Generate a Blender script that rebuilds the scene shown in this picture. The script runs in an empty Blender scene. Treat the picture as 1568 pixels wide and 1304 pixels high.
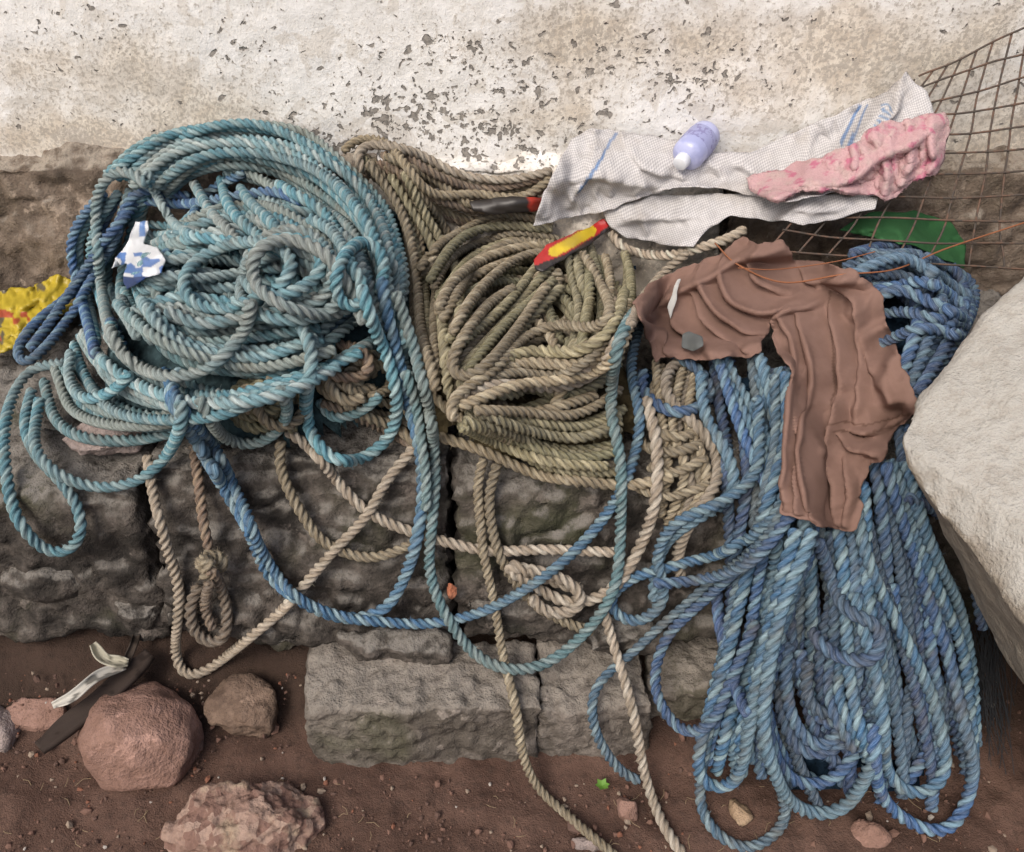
import bpy, math, random, bmesh
import numpy as np
from mathutils import Vector
from mathutils.geometry import delaunay_2d_cdt
random.seed(7); rng=np.random.default_rng(7)
scene=bpy.context.scene
# ------------------------------------------------------------------ camera
PITCH=math.radians(40); CH=1.65; F=1358.0
cam=bpy.data.cameras.new("camera"); camo=bpy.data.objects.new("camera",cam)
scene.collection.objects.link(camo); scene.camera=camo
camo.location=(0,0,CH); camo.rotation_euler=(math.radians(50),0,0)
cam.sensor_fit='HORIZONTAL'; cam.angle=math.radians(60); cam.clip_start=.02; cam.clip_end=400
CP,SP=math.cos(PITCH),math.sin(PITCH)
def dirs(px,py):
    a=(np.asarray(px,float)-784)/F; b=-(np.asarray(py,float)-652)/F
    return np.stack([a, CP+b*SP, -SP+b*CP],-1)
def W(px,py,d):
    return np.array([0,0,CH])+dirs(px,py)*d
# ------------------------------------------------------------------ noise
def _h(i,j,k,s):
    n=(i*374761393+j*668265263+k*2147483647+s*974634777)&0xffffffff
    n=((n^(n>>13))*1274126177)&0xffffffff
    n=((n^(n>>16))*2246822519)&0xffffffff
    return ((n^(n>>15))&0xffffff)/float(0xffffff)
def vnoise(P,s=0):
    P=np.asarray(P,float); I=np.floor(P).astype(np.int64); f=P-I; f=f*f*(3-2*f)
    r=0
    for a in (0,1):
        for b in (0,1):
            for c in (0,1):
                w=(f[...,0] if a else 1-f[...,0])*(f[...,1] if b else 1-f[...,1])*(f[...,2] if c else 1-f[...,2])
                r=r+w*_h(I[...,0]+a,I[...,1]+b,I[...,2]+c,s)
    return r*2-1
def fbm(P,sc,oct=4,s=0,g=.5):
    r=0;a=1
    for o in range(oct):
        r=r+a*vnoise(np.asarray(P)*sc+o*17.3,s+o); sc*=2.03; a*=g
    return r
# ------------------------------------------------------------------ support surface
BK=([.86,.93,1.02,1.19,1.22,1.85,1.87,1.945,1.95],[0,.19,.22,.52,.54,.55,.84,.86,3.0])
def S(x,y):
    b=np.interp(y,*BK)
    b=np.where(y<.86,0,b)
    lo=np.interp(y,[.88,1.0,1.10,1.13],[0,.03,.10,.50])
    b=np.where((x<-.42)&(y<1.13),lo,b)
    def dome(b,cx,cy,rx,ryf,ryb,h,e=.55):
        dx=np.abs((x-cx)/rx); dy=np.abs((y-cy)/np.where(y<cy,ryf,ryb))
        r=np.clip(1-dx**2.4-dy**2.4,0,1)
        return np.where(r>0,np.maximum(b,.54+h*r**e),b)
    b=dome(b,-.50,1.60,.35,.38,.75,.27)
    b=dome(b,.03,1.56,.34,.36,.75,.13)
    ramp=np.interp(y,[.76,.84,1.0,1.2,1.4,1.7,1.95],[0,.06,.24,.50,.64,.74,.86])
    cx=.63; hw=np.interp(y,[.8,1.15,1.35],[.28,.30,.42])
    mx=np.clip(1-np.abs((x-cx)/hw)**4,0,1)**.5
    b=np.maximum(b,ramp*mx*(y<1.95))
    return b
def hit(px,py):
    D=dirs(px,py).reshape(-1,3); n=len(D); t=np.full(n,.6); done=np.zeros(n,bool); res=np.full(n,4.0)
    for k in range(900):
        x=D[:,0]*t;y=D[:,1]*t;z=CH+D[:,2]*t
        ins=(z<S(x,y))&~done
        res[ins]=t[ins]-.002; done|=ins
        if done.all(): break
        t=t+.004
    return np.array([0,0,CH])+D*res[:,None]
def gp(px,py,z=0):
    d=dirs(px,py).reshape(3); t=(z-CH)/d[2]; return np.array([d[0]*t,d[1]*t,z])
N=np.array([0,-.6,.8]); VV=np.array([0,.8,.6])
CELL=.004; NU,NV=1000,650
HM=np.full((NU,NV),-9.0); HS=np.full((NU,NV),-9.0)
def cells(u,v): return np.clip(((u+2.0)/CELL).astype(int),0,NU-1),np.clip(((v+.1)/CELL).astype(int),0,NV-1)
def comp(u,v,h): return np.stack([u,VV[1]*v+N[1]*h,VV[2]*v+N[2]*h],-1)
def onray(px,py,h):
    D=dirs(px,py); t=(h-CH*N[2])/(D@N); P=np.array([0,0,CH])+D*t[:,None]
    return P[:,0],P@VV
def gsm(a,s):
    k=int(3*s)+1; w=np.exp(-.5*(np.arange(-k,k+1)/s)**2); w/=w.sum()
    if a.ndim==1: return np.convolve(np.pad(a,k,mode='edge'),w,'valid')
    return np.stack([gsm(a[:,i],s) for i in range(a.shape[1])],1)
def resample(P,st,dim=None):
    Q=P if dim is None else P[:,:dim]
    s=np.concatenate([[0],np.cumsum(np.linalg.norm(np.diff(Q,axis=0),axis=1))])
    n=max(int(s[-1]/st),3); t=np.linspace(0,s[-1],n)
    return np.stack([np.interp(t,s,P[:,i]) for i in range(P.shape[1])],1)
def catmull(p,n=14):
    p=np.asarray(p,float); p=np.vstack([2*p[0]-p[1],p,2*p[-1]-p[-2]]); o=[]
    for i in range(1,len(p)-2):
        t=np.linspace(0,1,n,endpoint=False)[:,None]
        a,b,c,d=p[i-1],p[i],p[i+1],p[i+2]
        o.append(.5*((2*b)+(c-a)*t+(2*a-5*b+4*c-d)*t*t+(3*b-a-3*c+d)*t**3))
    o.append(p[-2][None]); return np.vstack(o)
# ------------------------------------------------------------------ material helpers
class MB:
    def __init__(s,name,rough=.85,spec=.2):
        s.m=bpy.data.materials.new(name); s.m.use_nodes=True; s.t=s.m.node_tree; s.b=s.t.nodes['Principled BSDF']
        s.b.inputs['Roughness'].default_value=rough; s.b.inputs['Specular IOR Level'].default_value=spec
    def n(s,ty,ins={},**at):
        n=s.t.nodes.new(ty)
        for k,v in at.items(): setattr(n,k,v)
        for k,v in ins.items(): s.set(n.inputs[k],v)
        return n
    def set(s,i,v):
        if isinstance(v,bpy.types.NodeSocket): s.t.links.new(v,i)
        else:
            if i.type=='RGBA' and len(v)==3: v=(*v,1)
            i.default_value=v
    def pos(s): return s.n('ShaderNodeNewGeometry').outputs['Position']
    def attr(s,a,o='Color'): return s.n('ShaderNodeAttribute',attribute_name=a).outputs[o]
    def mapv(s,v,sc): return s.n('ShaderNodeMapping',{'Vector':v,'Scale':sc}).outputs[0]
    def noise(s,v,sc,de=3,ro=.55,di=0): return s.n('ShaderNodeTexNoise',{'Vector':v,'Scale':sc,'Detail':de,'Roughness':ro,'Distortion':di}).outputs[0]
    def vor(s,v,sc,f='F1',o='Distance',rnd=1.): return s.n('ShaderNodeTexVoronoi',{'Vector':v,'Scale':sc,'Randomness':rnd},feature=f).outputs[o]
    def mr(s,v,a,b,c=0.,d=1.): return s.n('ShaderNodeMapRange',{'Value':v,'From Min':a,'From Max':b,'To Min':c,'To Max':d},interpolation_type='SMOOTHSTEP').outputs[0]
    def mt(s,op,a,b=0.): return s.n('ShaderNodeMath',{0:a,1:b},operation=op).outputs[0]
    def mix(s,f,a,b,ty='MIX'):
        n=s.t.nodes.new('ShaderNodeMix'); n.data_type='RGBA'; n.blend_type=ty
        s.set(n.inputs[0],f); s.set(n.inputs[6],a); s.set(n.inputs[7],b); return n.outputs[2]
    def bump(s,h,st=.5,d=.002,nrm=None):
        i={'Height':h,'Strength':st,'Distance':d}
        if nrm is not None: i['Normal']=nrm
        return s.n('ShaderNodeBump',i).outputs[0]
    def out(s,c,nrm=None):
        s.set(s.b.inputs['Base Color'],c)
        if nrm is not None: s.set(s.b.inputs['Normal'],nrm)
        return s.m
def mkmesh(name,V,Fq,mat,col=None,extra=None,smooth=True):
    me=bpy.data.meshes.new(name)
    if isinstance(Fq,list): loops_=np.concatenate([np.asarray(f).reshape(-1) for f in Fq]); cnt=np.concatenate([np.full(len(f),np.asarray(f).shape[1]) for f in Fq])
    else: Fq=np.asarray(Fq); loops_=Fq.reshape(-1); cnt=np.full(len(Fq),Fq.shape[1])
    me.vertices.add(len(V)); me.vertices.foreach_set('co',np.asarray(V,np.float32).reshape(-1))
    me.loops.add(len(loops_)); me.loops.foreach_set('vertex_index',loops_.astype(np.int32))
    me.polygons.add(len(cnt)); st=np.concatenate([[0],np.cumsum(cnt)[:-1]])
    me.polygons.foreach_set('loop_start',st.astype(np.int32)); me.polygons.foreach_set('loop_total',cnt.astype(np.int32))
    me.polygons.foreach_set('use_smooth',np.full(len(cnt),smooth))
    me.update(calc_edges=True)
    if col is not None:
        a=me.attributes.new('Col','FLOAT_COLOR','POINT'); cc=np.ones((len(V),4),np.float32); cc[:,:3]=col; a.data.foreach_set('color',cc.reshape(-1))
    if extra:
        for k,v in extra.items():
            v=np.asarray(v,np.float32)
            if v.ndim==1: a=me.attributes.new(k,'FLOAT','POINT'); a.data.foreach_set('value',v)
            else: a=me.attributes.new(k,'FLOAT_VECTOR','POINT'); a.data.foreach_set('vector',v.reshape(-1))
    me.materials.append(mat)
    o=bpy.data.objects.new(name,me); scene.collection.objects.link(o); return o
# ------------------------------------------------------------------ masonry, stones
def hullrock(name,pts,mat,vox=.01,amp=.01,sc=9,amp2=.003,seed=0,cracks=0,splat=True):
    bm=bmesh.new()
    for p in pts: bm.verts.new(p)
    bmesh.ops.convex_hull(bm,input=bm.verts[:])
    me=bpy.data.meshes.new('t'); bm.to_mesh(me); bm.free()
    o=bpy.data.objects.new('t',me); scene.collection.objects.link(o)
    md=o.modifiers.new('r','REMESH'); md.mode='VOXEL'; md.voxel_size=vox
    dg=bpy.context.evaluated_depsgraph_get(); me2=bpy.data.meshes.new_from_object(o.evaluated_get(dg))
    bpy.data.objects.remove(o)
    n=len(me2.vertices); V=np.zeros(n*3,np.float32); me2.vertices.foreach_get('co',V); V=V.reshape(-1,3).astype(float)
    Nn=np.zeros(n*3,np.float32); me2.vertices.foreach_get('normal',Nn); Nn=Nn.reshape(-1,3)
    d=fbm(V,sc,3,seed)*amp+fbm(V,sc*5,4,seed+9)*amp2
    if cracks:
        r=np.abs(fbm(V,sc*.8,3,seed+30)); d-=cracks*np.exp(-(r/.035)**2)
    V+=Nn*d[:,None]
    if splat:
        k=(np.abs(V[:,0])<1.9)&(V[:,1]>.5); P=V[k]; cu,cv=cells(P[:,0],P@VV); h=P@N; R=max(1,int(vox/CELL*.6+.5))
        for a in range(-R,R+1):
            for b in range(-R,R+1): np.maximum.at(HM,(np.clip(cu+a,0,NU-1),np.clip(cv+b,0,NV-1)),h)
    me2.vertices.foreach_set('co',V.astype(np.float32).reshape(-1)); me2.polygons.foreach_set('use_smooth',np.full(len(me2.polygons),True))
    me2.materials.clear(); me2.materials.append(mat); me2.name=name; me2.update()
    o=bpy.data.objects.new(name,me2); scene.collection.objects.link(o); return o
def boulder(name,c,size,mat,seed,npts=16,rot=0,**k):
    r=np.random.default_rng(seed); p=r.normal(0,1,(npts,3)); p/=np.linalg.norm(p,axis=1)[:,None]; p*=r.uniform(.88,1.08,(npts,1)); p*=np.array(size)
    cs,sn=math.cos(rot),math.sin(rot); p=np.stack([p[:,0]*cs-p[:,1]*sn,p[:,0]*sn+p[:,1]*cs,p[:,2]],-1)+np.array(c)
    return hullrock(name,p,mat,seed=seed,**k)
def concmat(name,a,b,dark,moss=.25,topcol=None,wet=.5,spot=.5,tn=(.45,.85),tm=.1,pat=.6):
    m=MB(name,.88,.2); p=m.pos()
    n1=m.noise(p,7,4,.65); n2=m.noise(p,38,4,.7); n4=m.noise(p,170,2,.6)
    c=m.mix(m.mr(n2,.35,.7),a,b); c=m.mix(m.mr(n1,.42,.62,0,wet+.35),c,dark)
    if moss: c=m.mix(m.mr(m.noise(p,3.1,3,.6,.6),.52,.68,0,moss),c,(.06,.07,.025))
    c=m.mix(m.mr(m.noise(p,13,4,.7),.60,.66,0,pat),c,tuple(min(1,x*1.5) for x in b))
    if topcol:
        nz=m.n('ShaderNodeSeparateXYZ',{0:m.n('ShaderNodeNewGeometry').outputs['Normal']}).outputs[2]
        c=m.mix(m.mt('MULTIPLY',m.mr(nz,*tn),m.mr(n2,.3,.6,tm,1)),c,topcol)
    c=m.mix(m.mr(n4,.55,.8,0,spot),c,(.03,.027,.022))
    h=m.mt('ADD',m.mt('MULTIPLY',n2,1.3),m.mt('MULTIPLY',n4,.45))
    return m.out(c,m.bump(h,.9,.008))
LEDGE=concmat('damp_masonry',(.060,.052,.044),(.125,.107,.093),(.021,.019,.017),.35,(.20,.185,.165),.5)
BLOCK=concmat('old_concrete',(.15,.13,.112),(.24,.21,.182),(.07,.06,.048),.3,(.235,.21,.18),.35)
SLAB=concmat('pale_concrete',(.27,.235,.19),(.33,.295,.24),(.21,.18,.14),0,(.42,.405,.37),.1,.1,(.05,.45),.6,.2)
def box(x0,x1,yb,yt0,zt,yb0,zb,jit,seed):
    r=np.random.default_rng(seed); P=[]
    for x in np.linspace(x0,x1,4):
        for (y,z) in ((yb,zt),(yt0,zt),(yt0-.02,zt-.03),(yb0,zb),(yb,zb)):
            P.append((x+r.normal(0,jit*.5),y+r.normal(0,jit)*(y<yb-.05),z+r.normal(0,jit*.5)))
    return P
led=bpy.data.objects.new('broken_stone_ledge',None); scene.collection.objects.link(led)
specs=[(-1.9,-.708,1.92,1.18,.50,1.13,.13),(-.685,-.125,1.92,1.235,.535,1.08,.20),(-.108,.46,1.92,1.225,.52,1.08,.19),(.47,1.9,1.92,1.25,.49,1.17,.05)]
for i,(x0,x1,yb,yt,zt,y0,zb) in enumerate(specs):
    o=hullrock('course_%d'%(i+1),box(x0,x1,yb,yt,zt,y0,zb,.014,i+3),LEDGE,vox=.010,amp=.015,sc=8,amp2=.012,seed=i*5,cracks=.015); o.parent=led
fs=[(60,905,.1,.05,.05),(300,955,.09,.05,.05),(440,985,.13,.05,.045),(600,1010,.12,.05,.04),(210,945,.06,.06,.05),(800,960,.13,.04,.05),(960,1000,.1,.05,.05)]
for i,(px,py,a,b,c_) in enumerate(fs):
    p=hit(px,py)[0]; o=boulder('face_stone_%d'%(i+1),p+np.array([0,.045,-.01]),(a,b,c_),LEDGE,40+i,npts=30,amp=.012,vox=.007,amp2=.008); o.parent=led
BR=concmat('orange_brick',(.42,.15,.08),(.50,.22,.13),(.20,.09,.06),0,None,.2)
o=boulder('brick_shard',hit(692,905)[0]+np.array([0,.0,0]),(.014,.012,.028),BR,77,vox=.004,amp=.003,amp2=.001); o.parent=led
PINKG=concmat('grey_pink_stone',(.26,.21,.19),(.34,.28,.26),(.17,.14,.125),0,None,.1)
MUDDY=concmat('muddy_stone',(.14,.095,.07),(.22,.155,.115),(.09,.06,.045),.1,None,.3)
boulder('grey_stone',hit(148,690)[0]+np.array([0,.05,.0]),(.092,.06,.05),PINKG,12,npts=24,vox=.005,amp=.007,sc=14,amp2=.003)
def blk(name,pxl,pxr,yf,yb,zt,seed,mat=BLOCK):
    d=.92*CP+(CH-zt)*SP
    x0=(pxl-784)/F*d; x1=(pxr-784)/F*d; r=np.random.default_rng(seed); P=[]
    for x in np.linspace(x0,x1,5):
        for y in (yf,yb):
            for z in (-.06,zt): P.append((x+r.normal(0,.006),y+r.normal(0,.006),z+r.normal(0,.007)))
    return hullrock(name,P,mat,vox=.006,amp=.009,sc=10,amp2=.007,seed=seed,cracks=.006)
blk('concrete_block',452,822,.925,1.08,.18,21); blk('concrete_block.001',830,1000,.94,1.10,.165,22); blk('concrete_block.002',1010,1200,1.0,1.15,.14,23)
FND=concmat('crumbling_render',(.155,.118,.09),(.25,.20,.155),(.085,.065,.05),.05,(.32,.28,.23),.4)
fr=np.random.default_rng(9)
fd=bpy.data.objects.new('wall_footing',None); scene.collection.objects.link(fd)
foot=[]
for i,(x0,x1) in enumerate([(-3,-.3),(-.31,.5),(.49,3)]):
    P=[(x,y+fr.normal(0,.006),z+fr.normal(0,.010)) for x in np.linspace(x0,x1,7) for y,z in ((1.90,.80),(2.02,.845),(1.865,.66),(1.86,.50),(2.02,.50))]
    o=hullrock('footing_%d'%(i+1),P,FND,vox=.010,amp=.020,sc=6,amp2=.012,seed=50+i,cracks=.010); o.parent=fd; foot.append(o)
SAND=concmat('red_sandstone',(.25,.15,.115),(.33,.205,.165),(.18,.105,.08),0,None,.15,.3)
m=MB('conglomerate',.85,.2); p=m.pos(); v=m.n('ShaderNodeTexVoronoi',{'Vector':p,'Scale':48.}); n1=m.noise(p,14,4); sp_=m.n('ShaderNodeSeparateColor',{0:v.outputs[1]}).outputs[0]
n9=m.noise(p,90,3)
c=m.mix(m.mr(sp_,.3,.9),(.20,.12,.095),(.34,.24,.19)); c=m.mix(m.mr(n1,.53,.65,0,.8),c,(.36,.28,.20)); c=m.mix(m.mr(n9,.5,.7,0,.5),c,(.12,.07,.05))
CONG=m.out(c,m.bump(m.mt('ADD',v.outputs[0],n9),.8,.007))
boulder('red_stone',gp(215,1130,.05),(.132,.10,.118),SAND,5,npts=60,amp=.008,sc=7,amp2=.002,vox=.006)
boulder('pink_stone',gp(372,1262,.02),(.150,.085,.075),CONG,8,npts=34,amp=.014,sc=16,amp2=.006,vox=.005,cracks=.006)
boulder('brown_stone',gp(385,1085,.05),(.085,.07,.06),MUDDY,14,npts=20,amp=.014,vox=.006,amp2=.007)
boulder('brown_stone.001',gp(55,1095,.03),(.07,.05,.045),SAND,15,npts=16,amp=.01,vox=.006)
boulder('brown_stone.002',gp(-5,1120,.02),(.05,.05,.045),PINKG,16,npts=16,amp=.01,vox=.006)
boulder('brown_stone.003',gp(960,1238,.01),(.028,.025,.03),SAND,17,npts=14,amp=.004,vox=.004)
boulder('brick_fragment',gp(1130,1245,.01),(.03,.03,.02),concmat('yellow_brick',(.35,.25,.16),(.42,.30,.2),(.25,.17,.11),0,None,.1),18,npts=12,amp=.003,vox=.004)
boulder('brown_stone.004',gp(1330,1275,.01),(.05,.03,.03),SAND,19,npts=14,amp=.006,vox=.005)
boulder('brown_stone.006',gp(900,1290,.0),(.04,.02,.015),PINKG,29,npts=14,amp=.004,vox=.004)
# ------------------------------------------------------------------ cloth
def pip(P,poly):
    x,y=P[:,0],P[:,1]; ins=np.zeros(len(P),bool); n=len(poly)
    for i in range(n):
        x1,y1=poly[i];x2,y2=poly[(i+1)%n]
        c=((y1>y)!=(y2>y))&(x<(x2-x1)*(y-y1)/((y2-y1) if y2!=y1 else 1e-9)+x1); ins^=c
    return ins
def dpoly(P,L):
    L=np.asarray(L,float); d=np.full(len(P),1e9)
    for a,b in zip(L[:-1],L[1:]):
        ab=b-a; t=np.clip(((P-a)@ab)/(ab@ab+1e-9),0,1); d=np.minimum(d,np.linalg.norm(P-(a+t[:,None]*ab),axis=1))
    return d
def cloth(name,outline,mat,folds=(),colfn=None,lift=.004,sp=4.5,thick=.0022,na=.004,ns=.03,smooth=25,seed=0,edge=.0,ripple=2.0,floor=.003,fk=1.0,over=0.0,od=(-.8,.6),stretch=None,fuzz=0,lo=-.004,ex=1.0,sim=0,kb=.10,grav=.00008):
    O=np.array(outline,float); O=resample(np.vstack([O,O[:1]]),sp)[:-1]
    z0=0*O[:,0]
    O=O+np.stack([fbm(np.stack([O[:,0],O[:,1],z0],-1),.05,3,seed),fbm(np.stack([O[:,0],O[:,1],z0],-1),.05,3,seed+3)],-1)*ripple
    gx,gy=np.meshgrid(np.arange(O[:,0].min(),O[:,0].max(),sp),np.arange(O[:,1].min(),O[:,1].max(),sp))
    G=np.stack([gx.ravel(),gy.ravel()],-1); G[:,0]+=(np.round(G[:,1]/sp)%2)*sp*.5; G=G[pip(G,O)]
    G=G[dpoly(G,np.vstack([O,O[:1]]))>sp*.55]
    A=np.vstack([O,G]); no=len(O)
    vs,es,fs_,*_=delaunay_2d_cdt([Vector(p) for p in A],[(i,(i+1)%no) for i in range(no)],[],1,1e-4)
    Q=np.array([tuple(v) for v in vs]); T=np.array([f for f in fs_ if len(f)==3])
    cen=Q[T].mean(1); T=T[pip(cen,O)]
    P=hit(Q[:,0],Q[:,1]); hb=P@N; h=hb.copy(); R=3
    E=np.unique(np.sort(np.vstack([T[:,[0,1]],T[:,[1,2]],T[:,[2,0]]]),1),axis=0); deg=np.bincount(E.reshape(-1),minlength=len(Q)).astype(float)+1e-9
    def lap(x): return (np.bincount(E[:,0],x[E[:,1]],len(Q))+np.bincount(E[:,1],x[E[:,0]],len(Q)))/deg
    for it in range(4):
        u,v=onray(Q[:,0],Q[:,1],h); cu,cv=cells(u,v); top=np.full(len(u),-9.)
        for a in range(-R,R+1):
            for b in range(-R,R+1): top=np.maximum(top,HM[np.clip(cu+a,0,NU-1),np.clip(cv+b,0,NV-1)])
        raw=np.maximum(hb,top)+lift; h=raw.copy()
        for k in range(smooth): h=.4*h+.6*lap(h); h=np.maximum(h,raw-floor)
        for k in range(3): h=.5*h+.5*lap(h)
    hflat=h.copy()
    f=np.zeros(len(Q))
    q0=np.stack([Q[:,0],Q[:,1],0*Q[:,0]],-1)
    wq=Q+np.stack([fbm(q0,.02,2,seed+5),fbm(q0,.02,2,seed+6)],-1)*6
    for L,w,a in folds:
        Lc=catmull(L,6); d=dpoly(wq,Lc); de=np.minimum(np.linalg.norm(Q-Lc[0],axis=1),np.linalg.norm(Q-Lc[-1],axis=1))
        # overlapping folds: keep the taller, not the sum
        g=fk*a*np.exp(-np.abs(d/w)**1.5)*np.clip(.3+de/60,0,1)
        f=np.maximum(f,g)+.35*np.minimum(f,g)
    q3=q0+np.array([0,0,seed])
    if stretch is not None: q3=q3*np.array([stretch[0],stretch[1],1])
    f+=na*(1-2*np.abs(fbm(q3,ns,2,seed+7)))+na*.35*fbm(q3,ns*3,2,seed+8)
    f=np.maximum(f,lo)
    ed=dpoly(Q,np.vstack([O,O[:1]])); f-=edge*np.exp(-(ed/9)**2)
    h=h+f
    Qs=Q+np.array(od)*(over*np.clip(f/.02,-.5,1.5)*np.clip(ed/12,0,1))[:,None]
    u,v=onray(Qs[:,0],Qs[:,1],h)
    if sim:
        X=np.stack([u,v,h],-1); X0=X.copy(); i,j=E[:,0],E[:,1]
        L0=np.linalg.norm(X[i]-X[j],axis=1)
        mid=(Q[i]+Q[j])/2; k0=ex*(1+.5*(ex-1)*fbm(np.stack([mid[:,0],mid[:,1],0*mid[:,0]],-1),.02,2,seed+40))
        bd=ed<.8; fl0=hflat-.003
        for it in range(sim):
            kk=1+(k0-1)*min(1,it/(sim*.5)); d=X[j]-X[i]; L=np.linalg.norm(d,axis=1)+1e-9
            cr=d*((L-L0*kk)/L*.5)[:,None]
            D=np.stack([np.bincount(i,cr[:,c],len(X))-np.bincount(j,cr[:,c],len(X)) for c in range(3)],-1)/deg[:,None]*1.7
            X=X+D
            if it%2==0: X=X+kb*(np.stack([lap(X[:,c]) for c in range(3)],-1)-X)*np.where(bd,0,1)[:,None]
            X[:,2]-=grav
            X[:,2]=np.maximum(X[:,2],fl0)
            X[bd,:2]+=.25*(X0[bd,:2]-X[bd,:2])
            X[:,:2]+=.004*(X0[:,:2]-X[:,:2])
        u,v,h=X.T
    cu,cv=cells(u,v)
    for a in range(-2,3):
        for b in range(-2,3):
            ii,jj=np.clip(cu+a,0,NU-1),np.clip(cv+b,0,NV-1); np.maximum.at(HM,(ii,jj),h)
    W3=comp(u,v,h); col=colfn(Q) if colfn else np.ones((len(Q),3))
    nn=np.cross(Q[T[:,1]]-Q[T[:,0]],Q[T[:,2]]-Q[T[:,0]]); T[nn>0]=T[nn>0][:,::-1]
    o=mkmesh(name,W3,T,mat,col,{'uvp':np.stack([Q[:,0],Q[:,1],0*Q[:,0]],-1)})
    md=o.modifiers.new('s','SOLIDIFY'); md.thickness=thick; md.offset=1
    if fuzz:
        i=rng.integers(0,len(T),fuzz); w=rng.dirichlet([1,1,1],fuzz); p=(W3[T[i]]*w[...,None]).sum(1)
        fn=np.cross(W3[T[i,1]]-W3[T[i,0]],W3[T[i,2]]-W3[T[i,0]]); fn/=np.linalg.norm(fn,axis=1)[:,None]+1e-9
        d=fn+rng.normal(0,.6,p.shape); d/=np.linalg.norm(d,axis=1)[:,None]; sd=np.cross(d,rng.normal(0,1,p.shape)); sd/=np.linalg.norm(sd,axis=1)[:,None]+1e-9
        p=p+fn*thick*.8; tv=np.stack([p-sd*.0005,p+sd*.0005,p+d*rng.uniform(.003,.006,(fuzz,1))],1).reshape(-1,3)
        c=mkmesh('pile_fibres',tv,np.arange(fuzz*3).reshape(-1,3),mat,np.ones((len(tv),3))); c.parent=o
    return o
def clothmat(name,rough=.85,wst=.35,spec=.2,var=.25):
    m=MB(name,rough,spec); p=m.pos(); n1=m.noise(p,18,4,.6); n2=m.noise(p,700,1,.5); c0=m.attr('Col')
    c=m.mix(m.mr(n1,.35,.75,0,var),c0,m.mix(1.,c0,(.62,.58,.54),'MULTIPLY')); c=m.mix(m.mr(n2,.3,.7,0,.2),c,m.mix(1.,c0,(.7,.7,.7),'MULTIPLY'))
    return m.out(c,m.bump(m.mt('ADD',n2,m.mt('MULTIPLY',n1,2.)),wst,.0012))
PLAIN=clothmat('cotton_cloth',.95,var=.4,spec=.08); PLAST=clothmat('thin_plastic_film',.4,wst=.15,spec=.5,var=.25)
const=lambda c: (lambda Q: np.tile(np.array(c),(len(Q),1)))
def yc(Q):
    c=np.tile(np.array((.46,.35,.03)),(len(Q),1)); n=fbm(np.stack([Q[:,0],Q[:,1],0*Q[:,0]],-1),.05,2,3); n2=fbm(np.stack([Q[:,0],Q[:,1],0*Q[:,0]],-1),.05,2,23)
    c[(n>.5)]=(.12,.10,.06); c[n2>.85]=(.36,.07,.03); return c
cloth('yellow_plastic_bag',[(-40,440),(0,442),(50,437),(88,420),(130,436),(120,468),(80,486),(55,500),(24,530),(-10,548),(-40,545)],PLAST,[([(0,470),(60,455),(95,430)],7,.022),([(0,500),(50,480)],6,.020),([(40,440),(30,490)],6,.018),([(70,430),(75,475)],5,.015)],yc,na=.012,ns=.05,sp=2.6,seed=4,over=4,ex=1.05,sim=50,kb=.04)
# ------------------------------------------------------------------ rope styles
ST={
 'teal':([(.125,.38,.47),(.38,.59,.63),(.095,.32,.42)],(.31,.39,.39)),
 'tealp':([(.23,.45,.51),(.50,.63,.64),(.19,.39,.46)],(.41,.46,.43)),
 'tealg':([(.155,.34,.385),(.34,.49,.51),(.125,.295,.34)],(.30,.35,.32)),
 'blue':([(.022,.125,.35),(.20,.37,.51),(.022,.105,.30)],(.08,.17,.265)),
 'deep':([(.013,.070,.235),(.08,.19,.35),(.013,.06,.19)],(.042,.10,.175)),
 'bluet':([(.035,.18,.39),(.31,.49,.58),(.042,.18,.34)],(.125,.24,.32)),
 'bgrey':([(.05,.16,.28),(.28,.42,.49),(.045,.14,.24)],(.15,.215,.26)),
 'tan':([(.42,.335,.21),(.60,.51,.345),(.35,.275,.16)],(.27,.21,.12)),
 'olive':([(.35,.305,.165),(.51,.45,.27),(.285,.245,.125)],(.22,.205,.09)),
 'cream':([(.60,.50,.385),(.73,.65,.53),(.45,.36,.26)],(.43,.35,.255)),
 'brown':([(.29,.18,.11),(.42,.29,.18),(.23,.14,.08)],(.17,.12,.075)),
}
GR={}; LEN=[0]
M=18; PL=6
def lob():
    out=[]
    for j in range(M):
        th=((j%PL)+.5)/PL*2*math.pi/3-math.pi/3
        c=.515;a=.485
        out.append(c*math.cos(th)+math.sqrt(max(a*a-(c*math.sin(th))**2,0)))
    return np.array(out)
LOB=lob(); TH=(np.arange(M)+.5)/M*2*math.pi
RIDGE=np.array([math.sin(((j%PL)+.5)/PL*math.pi) for j in range(M)])
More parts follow.
